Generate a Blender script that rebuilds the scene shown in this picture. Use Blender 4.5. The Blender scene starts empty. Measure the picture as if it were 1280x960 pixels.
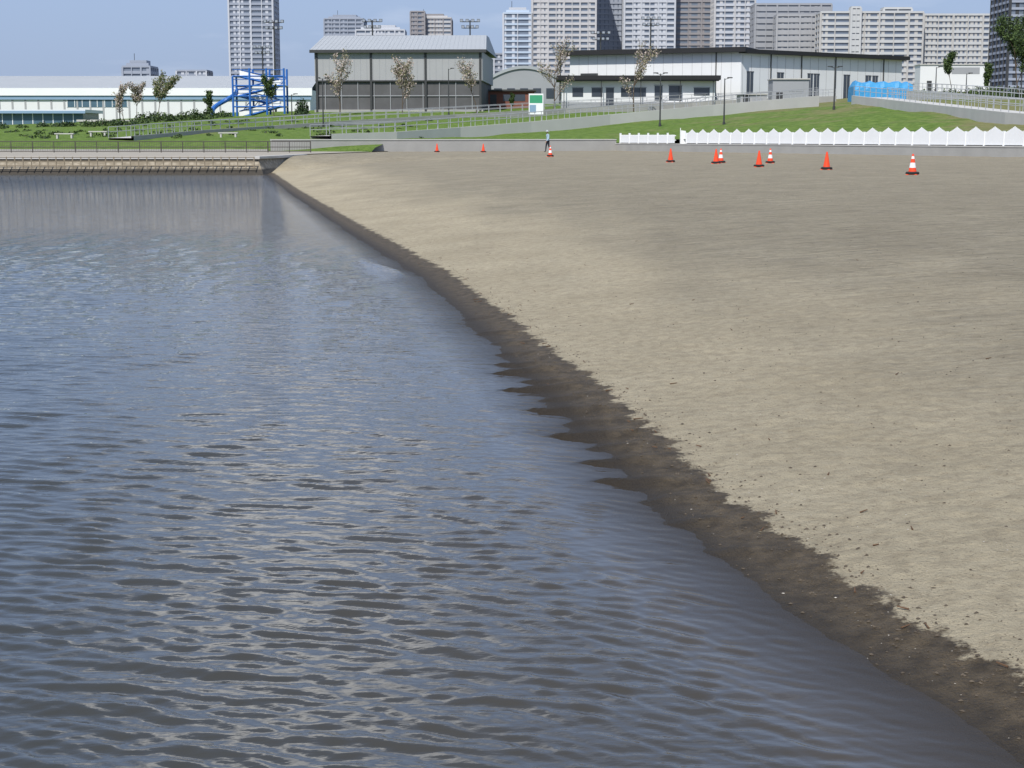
import bpy, math, random
import numpy as np
from mathutils import Vector, Matrix
random.seed(7); rng=np.random.default_rng(7)
sc=bpy.context.scene
FL=2000.0; HC=2.2; TH=math.atan(308/FL)
def at(px,v,Y):
    r=(px-640)/FL; u=(480-v)/FL; k=math.cos(TH)+u*math.sin(TH)
    return (r*Y/k, Y, HC+Y*(-math.sin(TH)+u*math.cos(TH))/k)
def bx(px,Y): return at(px,150,Y)[0]
def hz(v,Y): return at(640,v,Y)[2]
def gy(v,z=0.0):
    u=(480-v)/FL; k=math.cos(TH)+u*math.sin(TH); return -(HC-z)*k/(-math.sin(TH)+u*math.cos(TH))

# ---------------------------------------------------------------- materials
def pmat(name,col,rough=0.8,var=0.15,scale=3.0,bump=0.0,metal=0.0,spec=0.3,bscale=None,detail=5):
    m=bpy.data.materials.new(name); m.use_nodes=True; nt=m.node_tree; N=nt.nodes; L=nt.links
    b=N['Principled BSDF']; b.inputs['Roughness'].default_value=rough; b.inputs['Metallic'].default_value=metal
    b.inputs['Specular IOR Level'].default_value=spec
    tc=N.new('ShaderNodeTexCoord'); no=N.new('ShaderNodeTexNoise'); no.inputs['Scale'].default_value=scale; no.inputs['Detail'].default_value=detail
    L.new(tc.outputs['Object'],no.inputs['Vector'])
    mx=N.new('ShaderNodeMix'); mx.data_type='RGBA'
    mx.inputs['A'].default_value=tuple(c*(1-var) for c in col)+(1,)
    mx.inputs['B'].default_value=tuple(min(1,c*(1+var)) for c in col)+(1,)
    L.new(no.outputs['Fac'],mx.inputs['Factor']); L.new(mx.outputs['Result'],b.inputs['Base Color'])
    if bump>0:
        n2=N.new('ShaderNodeTexNoise'); n2.inputs['Scale'].default_value=bscale or scale*4; n2.inputs['Detail'].default_value=4
        L.new(tc.outputs['Object'],n2.inputs['Vector'])
        bp=N.new('ShaderNodeBump'); bp.inputs['Strength'].default_value=1; bp.inputs['Distance'].default_value=bump
        L.new(n2.outputs['Fac'],bp.inputs['Height']); L.new(bp.outputs['Normal'],b.inputs['Normal'])
    return m
M={}
M['white']=pmat('white_paint',(.78,.79,.8),.5,.05,.6)
M['whitewall']=pmat('white_wall',(.68,.69,.7),.7,.06,.3)
M['offwhite']=pmat('offwhite_wall',(.47,.48,.48),.7,.08,.2)
M['beige']=pmat('beige_wall',(.43,.42,.4),.8,.08,.2)
M['grey']=pmat('grey_wall',(.3,.31,.33),.7,.08,.3)
M['lgrey']=pmat('light_grey_panel',(.34,.345,.355),.6,.06,.4)
M['roofgrey']=pmat('metal_roof',(.34,.36,.38),.55,.05,.3)
M['black']=pmat('black_roof',(.02,.02,.022),.6,.2,1)
M['dark']=pmat('dark_metal',(.05,.052,.055),.5,.2,2)
M['mesh']=pmat('dark_mesh_screen',(.1,.1,.105),.8,.35,.5)
M['glass']=pmat('window_glass',(.05,.06,.075),.12,.3,.2,spec=.6)
M['hazeglass']=pmat('window_glass_hazed',(.16,.19,.24),.3,.3,.15,spec=.5)  # far glass lightened, distance haze put into the colour
M['hazewhite']=pmat('tower_white_hazed',(.47,.49,.53),.8,.05,.1)  # tower colours: pale and low contrast, distance haze painted in
M['hazecream']=pmat('tower_cream_hazed',(.46,.455,.46),.8,.05,.1)
M['hazegrey']=pmat('tower_grey_hazed',(.29,.32,.38),.8,.06,.1)
M['hazebrown']=pmat('tower_brown_hazed',(.26,.25,.26),.8,.06,.1)
M['hazeblue']=pmat('tower_blue_hazed',(.42,.5,.6),.7,.05,.1)
M['steel']=pmat('galvanised_steel',(.42,.43,.44),.45,.1,5,metal=.3)
M['conc']=pmat('concrete',(.34,.335,.32),.85,.18,.7,bump=.01,bscale=6)
M['lconc']=pmat('light_concrete',(.48,.47,.45),.85,.14,.7,bump=.01,bscale=6)
M['blue']=pmat('blue_paint',(.03,.13,.42),.4,.1,1)
M['tarp']=pmat('blue_tarp',(.05,.28,.55),.5,.2,1.5,bump=.08,bscale=2)
M['lblue']=pmat('pale_blue_cladding',(.22,.33,.46),.6,.08,.3)
M['teal']=pmat('teal_glazing',(.08,.14,.19),.3,.25,.3)
M['orange']=pmat('cone_orange',(.8,.07,.02),.45,.08,8)
M['conewhite']=pmat('cone_reflective_white',(.75,.75,.75),.4,.05,8)
M['rubber']=pmat('black_rubber',(.025,.024,.024),.8,.2,10)
M['bark']=pmat('bark',(.1,.075,.055),.9,.3,6,bump=.01)
M['leafG']=pmat('leaf_green',(.07,.11,.03),.7,.45,1.2)
M['leafD']=pmat('leaf_dark',(.035,.06,.025),.7,.45,1.2)
M['blossom']=pmat('spring_leaves',(.42,.35,.31),.7,.3,1.5)
M['leafY']=pmat('leaf_young',(.22,.21,.12),.7,.35,1.5)
M['redbrown']=pmat('red_brown_wall',(.2,.08,.06),.8,.2,1)
M['green']=pmat('sign_green',(.05,.3,.16),.5,.1,2)

# ---------------------------------------------------------------- mesh helpers
class G:
    def __init__(s,name,loc=(0,0,0)):
        s.name=name; s.loc=Vector(loc); s.parts={}; s.o=Vector(loc); s.c=1; s.s=0
    def frame(s,o,ang):
        s.o=Vector(o); s.c=math.cos(ang); s.s=math.sin(ang)
    def w(s,p):
        x,y,z=p; return (s.o.x+x*s.c-y*s.s, s.o.y+x*s.s+y*s.c, s.o.z+z)
    def P(s,part,mat):
        if part not in s.parts: s.parts[part]=[[],[],mat]
        return s.parts[part]
    def poly(s,part,mat,vs,fs):
        P=s.P(part,mat); n=len(P[0]); P[0].extend(s.w(v) for v in vs); P[1].extend(tuple(i+n for i in f) for f in fs)
    def box(s,part,mat,x0,x1,y0,y1,z0,z1):
        s.poly(part,mat,[(x0,y0,z0),(x1,y0,z0),(x1,y1,z0),(x0,y1,z0),(x0,y0,z1),(x1,y0,z1),(x1,y1,z1),(x0,y1,z1)],
          [(0,3,2,1),(4,5,6,7),(0,1,5,4),(1,2,6,5),(2,3,7,6),(3,0,4,7)])
    def beam(s,part,mat,p,q,r0,r1=None,n=6):
        r1=r0 if r1 is None else r1
        p=Vector(p); q=Vector(q); d=(q-p)
        if d.length<1e-6: return
        d.normalize(); a=Vector((0,0,1)) if abs(d.z)<.9 else Vector((1,0,0))
        u=d.cross(a).normalized(); v=d.cross(u)
        vs=[];
        for c,r in ((p,r0),(q,r1)):
            for i in range(n):
                t=2*math.pi*i/n; vs.append(tuple(c+u*(r*math.cos(t))+v*(r*math.sin(t))))
        fs=[(i,(i+1)%n,n+(i+1)%n,n+i) for i in range(n)]+[tuple(range(n))[::-1],tuple(range(n,2*n))]
        s.poly(part,mat,vs,fs)
    def done(s,smooth=()):
        e=bpy.data.objects.new(s.name,None); e.location=s.loc; sc.collection.objects.link(e); e.empty_display_size=.1
        for k,(vs,fs,mat) in s.parts.items():
            me=bpy.data.meshes.new(k); me.from_pydata([(v[0]-s.loc.x,v[1]-s.loc.y,v[2]-s.loc.z) for v in vs],[],fs)
            me.materials.append(M[mat] if isinstance(mat,str) else mat)
            if k in smooth: me.shade_smooth()
            o=bpy.data.objects.new(k,me); sc.collection.objects.link(o); o.parent=e
        return e
def gridmesh(name,X,Y,Z,mat,attrs={},smooth=True):
    r,c=X.shape; me=bpy.data.meshes.new(name)
    co=np.stack([X,Y,Z],-1).reshape(-1,3).astype(np.float32)
    idx=np.arange(r*c).reshape(r,c)
    q=np.stack([idx[:-1,:-1],idx[:-1,1:],idx[1:,1:],idx[1:,:-1]],-1).reshape(-1,4)
    me.vertices.add(r*c); me.vertices.foreach_set('co',co.ravel())
    me.loops.add(q.size); me.loops.foreach_set('vertex_index',q.ravel().astype(np.int32))
    me.polygons.add(len(q)); me.polygons.foreach_set('loop_start',(np.arange(len(q))*4).astype(np.int32))
    me.update(calc_edges=True); me.validate()
    for k,a in attrs.items():
        at_=me.attributes.new(k,'FLOAT','POINT'); at_.data.foreach_set('value',a.astype(np.float32).ravel())
    if smooth: me.shade_smooth()
    me.materials.append(mat); o=bpy.data.objects.new(name,me); sc.collection.objects.link(o); return o
_T=rng.random((256,256))
def vn(x,y):
    xi=np.floor(x).astype(int); yi=np.floor(y).astype(int); fx=x-xi; fy=y-yi
    fx=fx*fx*(3-2*fx); fy=fy*fy*(3-2*fy)
    g=lambda a,b:_T[a&255,b&255]
    return (g(xi,yi)*(1-fx)+g(xi+1,yi)*fx)*(1-fy)+(g(xi,yi+1)*(1-fx)+g(xi+1,yi+1)*fx)*fy
def fbm(x,y,o=4):
    t=0;a=.5
    for i in range(o): t=t+a*(vn(x+17*i,y+31*i)-.5); x=x*2.03;y=y*2.03;a*=.5
    return t

# ---------------------------------------------------------------- shoreline
sp=[(1275,945),(1200,897),(1120,848),(1040,795),(960,742),(900,692),(830,630),(790,590),(745,545),(712,510),(680,480),(640,445),(610,415),(570,380),(530,345),(470,308),(430,284),(395,261),(360,238),(335,218)]
sy=[];sx=[]
for px,v in sp:
    Y=gy(v); sy.append(Y); sx.append(at(px,v,Y)[0])
sy=[-30.0]+sy+[200.0]; sx=[sx[0]+.2*(sy[1]+30)]+sx+[sx[-1]-.18*(200-sy[-2])]
def shore(y): return np.interp(y,sy,sx)
def sst(t): t=np.clip(t,0,1); return t*t*(3-2*t)
TEETH=[(gy(v),l,a) for v,l,a in ((444,.25,.026),(457,.40,.036),(466,.5,.042),(478,.3,.03),(488,.55,.048),(501,.28,.03),(515,.48,.042),(531,.25,.028),(546,.45,.042),(561,.28,.025),(579,.42,.038),(604,.42,.038),(628,.22,.022),(655,.2,.02),(430,.2,.02),(418,.26,.026),(690,.15,.015),(400,.22,.022))]

# sand height
def sand_h(X,Y):
    d=X-shore(Y)
    cus=(fbm(Y*1.25+3,X*.25,3))*.03*np.exp(-((Y-14)/6.0)**2)+fbm(Y*.8,X*.5+9,3)*.018+.009*np.clip((Y-6)/5,.1,1)+fbm(Y*3.3,X*1.2+9,3)*.014
    z=np.where(d>0,1.05*(1-np.exp(-np.maximum(d,0)/9.0)),np.maximum(.09*d,-.7))
    z=z+cus*np.exp(-(d/1.0)**2)*np.clip(60/np.maximum(Y,1),0,1)
    for (ty,tl,ta) in TEETH:
        yy=(Y-ty)+.25*(d+.1)*math.sin(ty*7)+.02*np.sin(d*23+ty)
        wd=.05+.2*np.clip(d+tl*.7,0,.5)
        z=z+ta*np.exp(-(yy/wd)**2)*sst((d+tl)/.2)*sst((.5-d)/.4)
    z=z+np.clip(d-.3,0,1)*(fbm(X*1.1,Y*1.1,4)*.05+fbm(X*4.2,Y*4.2,3)*.035*np.clip(1.5-Y/30,0,1))
    z=z+np.clip(d,0,.3)*fbm(X*9,Y*9,3)*.08*np.clip(1.5-Y/20,0,1)
    z=np.where(Y>98.3,np.maximum(z,(1.03*sst((Y-98.3)/10)-.02)*sst((X+17.6)/1.6)),z)
    return z,d
ys=np.concatenate([np.linspace(-25,2.5,30)[:-1],2.5*np.exp(np.arange(0,math.log(165/2.5),.0036))])
dd=np.concatenate([np.linspace(-12,-1.5,22)[:-1],np.linspace(-1.5,2.5,170)[:-1],2.5+np.linspace(0,1,230)**1.8*75])
Yg,Dg=np.meshgrid(ys,dd,indexing='ij'); Xg=shore(Yg)+Dg
Zg,Dd=sand_h(Xg,Yg)
Dd=np.where(Yg>98.3,np.maximum(Dd,Zg*9),Dd)

def node_setup(name):
    m=bpy.data.materials.new(name); m.use_nodes=True; return m,m.node_tree.nodes,m.node_tree.links,m.node_tree.nodes['Principled BSDF']
def mathn(N,L,op,a,b=None,clamp=False):
    n=N.new('ShaderNodeMath'); n.operation=op; n.use_clamp=clamp
    for i,v in enumerate((a,b)):
        if v is None: continue
        if isinstance(v,(int,float)): n.inputs[i].default_value=v
        else: L.new(v,n.inputs[i])
    return n.outputs[0]
def ramp(N,L,fac,stops):
    r=N.new('ShaderNodeValToRGB'); e=r.color_ramp.elements
    while len(e)<len(stops): e.new(.5)
    for i,(p,c) in enumerate(stops):
        e[i].position=p; e[i].color=tuple(c)+(1,) if not isinstance(c,(int,float)) else (c,c,c,1)
    L.new(fac,r.inputs['Fac']); return r.outputs['Color']
def noise(N,L,vec,scale,detail=4,rough=.5):
    n=N.new('ShaderNodeTexNoise'); n.inputs['Scale'].default_value=scale; n.inputs['Detail'].default_value=detail; n.inputs['Roughness'].default_value=rough
    L.new(vec,n.inputs['Vector']); return n.outputs['Fac']
def mapr(N,L,v,a,b,c=0,d=1):
    n=N.new('ShaderNodeMapRange'); L.new(v,n.inputs['Value'])
    for k,x in zip(('From Min','From Max','To Min','To Max'),(a,b,c,d)): n.inputs[k].default_value=x
    return n.outputs['Result']
def mixc(N,L,f,a,b,bt='MIX'):
    n=N.new('ShaderNodeMix'); n.data_type='RGBA'; n.blend_type=bt
    for k,v in (('Factor',f),('A',a),('B',b)):
        if isinstance(v,(int,float)): n.inputs[k].default_value=v
        elif isinstance(v,tuple): n.inputs[k].default_value=v+(1,)
        else: L.new(v,n.inputs[k])
    return n.outputs['Result']
def mapping(N,L,vec,s,rot=0):
    n=N.new('ShaderNodeMapping'); n.inputs['Scale'].default_value=s; n.inputs['Rotation'].default_value=(0,0,rot); L.new(vec,n.inputs['Vector']); return n.outputs['Vector']

m,N,L,B=node_setup('sand')
P=N.new('ShaderNodeTexCoord').outputs['Object']
A=N.new('ShaderNodeAttribute'); A.attribute_name='d'; d=A.outputs['Fac']
n_edge=noise(N,L,P,2.6,7,.75)
de=mathn(N,L,'ADD',d,mathn(N,L,'MULTIPLY',mathn(N,L,'SUBTRACT',n_edge,.5),.75))
wet=mapr(N,L,de,.40,.45,1,0)
up=mapr(N,L,mathn(N,L,'ADD',d,mathn(N,L,'MULTIPLY',noise(N,L,mapping(N,L,P,(.5,.12,1)),1,4),9)),6.2,11,0,1)
nb=noise(N,L,P,.6,5); nf=noise(N,L,P,60,3,.7); nm=noise(N,L,P,9,5,.6)
dry=mixc(N,L,mapr(N,L,nb,.3,.7),(.385,.332,.232),(.46,.40,.285))
upc=mixc(N,L,mapr(N,L,nb,.3,.7),(.27,.238,.172),(.335,.298,.218))
dc=mixc(N,L,up,dry,upc)
dc=mixc(N,L,mapr(N,L,nm,.42,.66,.0,.4),dc,(.19,.158,.11))
spk=mapr(N,L,nf,.57,.68,0,.6)
dc=mixc(N,L,spk,dc,(.13,.105,.075))
st=noise(N,L,mapping(N,L,P,(1.4,9,1),math.radians(14)),1,5,.65)
st2=noise(N,L,mapping(N,L,P,(3.5,16,1),math.radians(-22)),1,4,.6)
dc=mixc(N,L,mathn(N,L,'MULTIPLY',up,mapr(N,L,st,.48,.62,0,.55)),dc,(.135,.117,.088))
dc=mixc(N,L,mathn(N,L,'MULTIPLY',up,mapr(N,L,st2,.52,.68,0,.5)),dc,(.4,.36,.28))
wc=mixc(N,L,mapr(N,L,nm,.35,.65),(.058,.043,.025),(.125,.095,.058))
wc=mixc(N,L,mapr(N,L,nf,.54,.7,0,.65),wc,(.026,.02,.013))
wc=mixc(N,L,mapr(N,L,d,-.05,.2,1,0),wc,(.04,.031,.021))
c=mixc(N,L,wet,dc,wc)
L.new(c,B.inputs['Base Color'])
L.new(mapr(N,L,wet,0,1,.95,.6),B.inputs['Roughness']); B.inputs['Specular IOR Level'].default_value=.2
vo=N.new('ShaderNodeTexVoronoi'); vo.inputs['Scale'].default_value=2.6; L.new(mapping(N,L,P,(1,1,1)),vo.inputs['Vector'])
foot=mapr(N,L,vo.outputs['Distance'],.0,.32,-1,0)
hh=mathn(N,L,'ADD',mathn(N,L,'MULTIPLY',nf,.36),mathn(N,L,'MULTIPLY',noise(N,L,P,14,6,.78),1.15))
hh=mathn(N,L,'ADD',hh,mathn(N,L,'MULTIPLY',mathn(N,L,'MULTIPLY',foot,mapr(N,L,d,1,5,0,1)),.85))
hh=mathn(N,L,'ADD',hh,mathn(N,L,'MULTIPLY',mathn(N,L,'MULTIPLY',st,up),1.9))
bp=N.new('ShaderNodeBump'); bp.inputs['Strength'].default_value=1; bp.inputs['Distance'].default_value=.04; L.new(hh,bp.inputs['Height']); L.new(bp.outputs['Normal'],B.inputs['Normal'])
gridmesh('beach_sand',Xg,Yg,Zg,m,{'d':Dd+ (Zg*0)})

# ---------------------------------------------------------------- water
yw=np.concatenate([np.linspace(-25,2.6,25)[:-1],2.6*np.exp(np.arange(0,math.log(97/2.6),.0031))]); yw=np.append(yw,97.0)
cw=np.linspace(0,1,800)
Yw,Cw=np.meshgrid(yw,cw,indexing='ij')
xr=shore(Yw)+.9; xl=-(6+np.maximum(Yw,0)*.55)
Cs=Cw**.9
Xw=xl+(xr-xl)*Cs
sh,dw=sand_h(Xw,Yw)
depth=np.maximum(-dw,0)
dy=np.gradient(yw)[:,None]*np.ones_like(Xw)
wx=Xw+fbm(Xw*.35,Yw*.35,2)*.5; wy=Yw+fbm(Xw*.7+50,Yw*.7+20,3)*.3
env=.85+1.7*(fbm(Xw*.35+5,Yw*.2+2,3)+.1); env=np.clip(env,.4,1.6)
random.seed(11)
def waves(Nc,l0,l1,am,asd,srms,pk0,pk1):
    Z=np.zeros_like(Xw)
    for i in range(Nc):
        lam=math.exp(random.uniform(math.log(l0),math.log(l1)))
        a=math.radians(random.gauss(am,asd)); k=2*math.pi/lam
        amp=srms*math.sqrt(2/Nc)*(1.35 if pk0<lam<pk1 else .65)*lam/(2*math.pi)
        Z+=np.clip((lam/dy-2.3)/1.8,0,1)*amp*np.sin(k*(math.cos(a)*wx+math.sin(a)*wy)+random.uniform(0,6.28))
    return Z
ZA=waves(120,.045,.3,80,15,.215,.065,.15)
ZB=waves(40,.05,.2,50,10,.17,.06,.13)
nearb=np.exp(-(depth/1.8)**2)
Zw=(ZA*(1-.65*nearb)+ZB*nearb)*env*np.clip(.06+depth/1.0,0,1)
ax,ay=at(456,321,29.8)[0],29.8; ex,ey=at(500,352,24.8)[0],24.8; ll=math.hypot(ex-ax,ey-ay); tx,ty=(ex-ax)/ll,(ey-ay)/ll
sl_=(Xw-ax)*tx+(Yw-ay)*ty; nn_=(Xw-ax)*(-ty)+(Yw-ay)*tx+.12*np.sin(sl_*1.3)
Zw+=.045*np.exp(-(nn_/.12)**2)*sst(sl_/1.0)*sst((ll-sl_)/2.0)
m,N,L,B=node_setup('pond_water')
P=N.new('ShaderNodeTexCoord').outputs['Object']
A=N.new('ShaderNodeAttribute'); A.attribute_name='depth'; dp=A.outputs['Fac']
base=ramp(N,L,mapr(N,L,dp,0,6,0,1),[(0,(.075,.058,.04)),(.15,(.048,.043,.035)),(1,(.032,.038,.038))])
L.new(base,B.inputs['Base Color']); B.inputs['Roughness'].default_value=.03; B.inputs['IOR'].default_value=1.34; B.inputs['Specular IOR Level'].default_value=.8
h1=noise(N,L,mapping(N,L,P,(3.6,10,1),math.radians(-9)),1,3,.55)
h2=noise(N,L,mapping(N,L,P,(1.2,4.2,1),math.radians(-14)),1,3,.5)
h3=noise(N,L,mapping(N,L,P,(16,30,1),math.radians(-9)),1,2,.5)
cd=N.new('ShaderNodeSeparateXYZ'); L.new(P,cd.inputs[0])
far=mapr(N,L,cd.outputs['Y'],8,26,.08,1)
far2=mapr(N,L,cd.outputs['Y'],30,95,1,2.4)
hs=mathn(N,L,'MULTIPLY',mathn(N,L,'ADD',mathn(N,L,'MULTIPLY',h1,.036),mathn(N,L,'MULTIPLY',h2,.04)),mathn(N,L,'MULTIPLY',far,far2))
hs=mathn(N,L,'ADD',hs,mathn(N,L,'MULTIPLY',h3,.002))
bp=N.new('ShaderNodeBump'); bp.inputs['Strength'].default_value=1; bp.inputs['Distance'].default_value=1
L.new(mathn(N,L,'MULTIPLY',hs,mapr(N,L,dp,0,1.2,.12,1)),bp.inputs['Height']); L.new(bp.outputs['Normal'],B.inputs['Normal'])
A2=N.new('ShaderNodeAttribute'); A2.attribute_name='zd'
L.new(mapr(N,L,A2.outputs['Fac'],0,.055,.22,1),B.inputs['Alpha'])
gridmesh('water',Xw,Yw,Zw,m,{'depth':depth,'zd':Zw-sh})

# ---------------------------------------------------------------- terrain behind the beach
F=[(-260,97.5),(-15.3,98.3),(-14.2,112),(-11,138),(9.6,147.4),(30.9,96.2),(62,22),(80,-20)]
ctrl=[]
def cz(x,y,z): ctrl.append((x,y,z))
def cp(px,v,Y): ctrl.append(at(px,v,Y))
for x in(-200,-120,-70,-45,-30,-17.6): cz(x,98,.95); cz(x,119,1.0); cz(x,132,1.0)
cz(-14,112,1.0); cz(-12,130,1.0); cz(-11,139,1.75); cz(-16,139,1.75); cz(9.6,148,1.7); cz(0,144,1.7); cz(20,123,1.7); cz(31,97,1.7); cz(45,63,1.7); cz(62,23,1.7); cz(80,-20,1.7)
for t in [(0,180,140),(0,165,190),(-150,180,140),(-150,165,190),(110,163,190),(200,158,190),(200,178,143),(300,150,208),(300,172,150),(430,143,225),(430,166,162),(600,138.5,235),(500,152,200),
 (560,171,163),(680,166,168),(750,157,180),(880,146,192),(1010,133,203),(640,175,152),(700,172,155),(800,165,160),(860,163,158),(900,157,160),(960,150,158),(1040,137,165),(1000,150,145),(1060,146,142),(1110,146,135),(1190,162,118),(1150,152,128),
 (1270,163,106),(700,137,240),(925,134,236),(1120,120,262),(1200,118,240),(1290,124,190),(1090,126,168),(1280,150,125),(1400,150,110),(1400,125,190),(387,141,233),(100,158,230),(0,160,300),(300,140,300),(1120,112,300),(700,130,300),(-200,160,300)]: cp(*t)
for x,y in((-250,400),(0,400),(250,400),(0,340),(120,340),(-260,340)): cz(x,y,7 if x>-200 else 4)
C=np.array(ctrl)
Kc=np.hypot(C[:,None,0]-C[None,:,0],C[:,None,1]-C[None,:,1]); n=len(C)
Km=np.zeros((n+3,n+3)); Km[:n,:n]=Kc-np.eye(n)*.6; Km[:n,n]=1; Km[:n,n+1:]=C[:,:2]; Km[n:,:n]=Km[:n,n:].T
W=np.linalg.solve(Km,np.concatenate([C[:,2],[0,0,0]]))
def terr(x,y):
    x=np.asarray(x,float); y=np.asarray(y,float); r=np.hypot(x[...,None]-C[:,0],y[...,None]-C[:,1])
    return r@W[:n]+W[n]+W[n+1]*x+W[n+2]*y
def tz(x,y): return float(terr(x,y))
Fp=[]; Fd=[]
dirs=[(0,1),(0,1),(0,1),(0,1),(.12,1),(.8,.6),(.98,.2),(1,.0)]
for i in range(len(F)-1):
    a=Vector(F[i]);b=Vector(F[i+1]); k=max(2,int((b-a).length/1.6))
    for j in range(k):
        t=j/k; Fp.append(a.lerp(b,t)); Fd.append(Vector(dirs[i]).lerp(Vector(dirs[i+1]),t).normalized())
Fp=np.array([tuple(p) for p in Fp]); Fd=np.array([tuple(p) for p in Fd])
tt=np.concatenate([np.linspace(0,60,50)[:-1],np.linspace(60,320,70)])
Xt=Fp[:,0][:,None]+Fd[:,0][:,None]*tt; Yt=Fp[:,1][:,None]+Fd[:,1][:,None]*tt
Zt=terr(Xt,Yt)+fbm(Xt*.15,Yt*.15,3)*.5*np.clip(tt/15,0,1)
Zt=np.where((Yt<134.0)&(Xt<-10.5),np.minimum(Zt,1.02),Zt)
m,N,L,B=node_setup('park_grass')
P=N.new('ShaderNodeTexCoord').outputs['Object']
sx_=N.new('ShaderNodeSeparateXYZ'); L.new(P,sx_.inputs[0])
n1=noise(N,L,P,.12,5,.6); n2=noise(N,L,P,1.3,5,.7)
gc=mixc(N,L,mapr(N,L,n2,.35,.65),(.07,.125,.022),(.15,.215,.05))
dryg=mixc(N,L,mapr(N,L,n2,.35,.65),(.14,.14,.06),(.23,.21,.105))
rt=mapr(N,L,sx_.outputs['X'],5,40,-.1,.13)
f=mapr(N,L,mathn(N,L,'ADD',n1,rt),.5,.64,0,.85)
L.new(mixc(N,L,f,gc,dryg),B.inputs['Base Color']); B.inputs['Roughness'].default_value=.95; B.inputs['Specular IOR Level'].default_value=.1
bp=N.new('ShaderNodeBump'); bp.inputs['Distance'].default_value=.25; L.new(n2,bp.inputs['Height']); L.new(bp.outputs['Normal'],B.inputs['Normal'])
gridmesh('grass_bank',Xt,Yt,Zt,m)
gm=pmat('city_ground_mat',(.2,.2,.19),.9,.2,.02)
me=bpy.data.meshes.new('ground'); me.from_pydata([(-5000,-3000,-.9),(5000,-3000,-.9),(5000,6000,-.9),(-5000,6000,-.9)],[],[(0,1,2,3)]); me.materials.append(gm)
o=bpy.data.objects.new('ground',me); sc.collection.objects.link(o)
me=bpy.data.meshes.new('city_ground'); me.from_pydata([(-3000,392,3),(3000,392,3),(3000,4000,3),(-3000,4000,3)],[],[(0,1,2,3)]); me.materials.append(gm)
o=bpy.data.objects.new('city_ground',me); sc.collection.objects.link(o)

# ---------------------------------------------------------------- promenade & revetment
m,N,L,B=node_setup('revetment_stone')
P=N.new('ShaderNodeTexCoord').outputs['Object']
v=N.new('ShaderNodeTexVoronoi'); v.inputs['Scale'].default_value=2.6; L.new(mapping(N,L,P,(1,1,1.6)),v.inputs['Vector'])
cc=mixc(N,L,mapr(N,L,v.outputs['Distance'],.25,.6),(.34,.30,.235),(.2,.17,.125))
cc=mixc(N,L,mapr(N,L,noise(N,L,P,1.5,4),.4,.6,0,.5),cc,(.28,.245,.19))
szz=N.new('ShaderNodeSeparateXYZ'); L.new(P,szz.inputs[0])
cc=mixc(N,L,mapr(N,L,szz.outputs['Z'],.25,.36,1,0),cc,(.05,.043,.034))  # dark shadow line above the water, painted into the stone colour
L.new(cc,B.inputs['Base Color']); B.inputs['Roughness'].default_value=.9
bp=N.new('ShaderNodeBump'); bp.inputs['Distance'].default_value=.08; bp.inputs['Strength'].default_value=.6; L.new(v.outputs['Distance'],bp.inputs['Height']); L.new(bp.outputs['Normal'],B.inputs['Normal'])
M['revet']=m
g=G('stone_revetment',(-60,97,0))
g.frame((0,0,0),0)
pts=[(-260,96.9),(-14.7,97.2),(-13.4,112)]
pin=[(-260,98.2),(-15.5,98.5),(-14.3,112)]
for i in range(2):
    a,b=pts[i],pts[i+1]; c,e=pin[i],pin[i+1]
    nseg=max(1,int(math.hypot(b[0]-a[0],b[1]-a[1])/2))
    for j in range(nseg):
        t0=j/nseg;t1=(j+1)/nseg; lp=lambda p,q,t:(p[0]+(q[0]-p[0])*t,p[1]+(q[1]-p[1])*t)
        A0,A1,C0,C1=lp(a,b,t0),lp(a,b,t1),lp(c,e,t0),lp(c,e,t1)
        g.poly('stone_face','revet',[(A0[0],A0[1],-.8),(A1[0],A1[1],-.8),(C1[0],C1[1],.93),(C0[0],C0[1],.93)],[(0,1,2,3)])
        h=1.07
        g.poly('coping','lconc',[(C0[0]+.15,C0[1]-.25,.91),(C1[0]+.15,C1[1]-.25,.91),(C1[0]+.15,C1[1]-.25,h),(C0[0]+.15,C0[1]-.25,h),(C0[0]-.4,C0[1]+.5,h),(C1[0]-.4,C1[1]+.5,h)],[(0,1,2,3),(3,2,5,4)])
g.done()
m=pmat('promenade_paving',(.33,.3,.25),.9,.15,1.5)
M['pave']=m
g=G('promenade',(-60,105,1)); g.frame((0,0,0),0)
g.poly('paving','pave',[(-260,98.5,1.062),(-15.9,99,1.062),(-14.7,112,1.062),(-11.6,133.4,1.062),(-10.5,138.6,1.066),(-20,134.0,1.066),(-260,133.4,1.062)],[(0,1,2,3,4,5,6)])
g.box('kerb','conc',-260,-20.2,133.4,133.7,.8,1.25)
g.done()

def railing(name,pts,h,sp,mat,rails=(1.0,),r=.03,pick=0):
    g=G(name,pts[0]); g.frame((0,0,0),0)
    for i in range(len(pts)-1):
        a=Vector(pts[i]);b=Vector(pts[i+1]); k=max(1,int(round((b-a).length/sp)))
        for j in range(k+(i==len(pts)-2)):
            p=a.lerp(b,j/k); g.beam('posts',mat,p,p+Vector((0,0,h)),r*1.2,n=4)
        for q in rails: g.beam('rails',mat,a+Vector((0,0,h*q)),b+Vector((0,0,h*q)),r,n=4)
        if pick:
            kk=int((b-a).length/pick)
            for j in range(kk):
                p=a.lerp(b,(j+.5)/kk); g.beam('pickets',mat,p+Vector((0,0,.08)),p+Vector((0,0,h*.96)),.012,n=3)
    g.done()
M['darkrail']=pmat('brown_rail_paint',(.08,.072,.065),.6,.1,2)
railing('promenade_railing',[(-100,124,1.06),(-45,124,1.06),(-15.5,124.5,1.06)],.85,1.6,'darkrail',(1,.5,.12),.03,.13)
M['rope']=pmat('weathered_wood',(.3,.25,.18),.9,.2,4)
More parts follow.
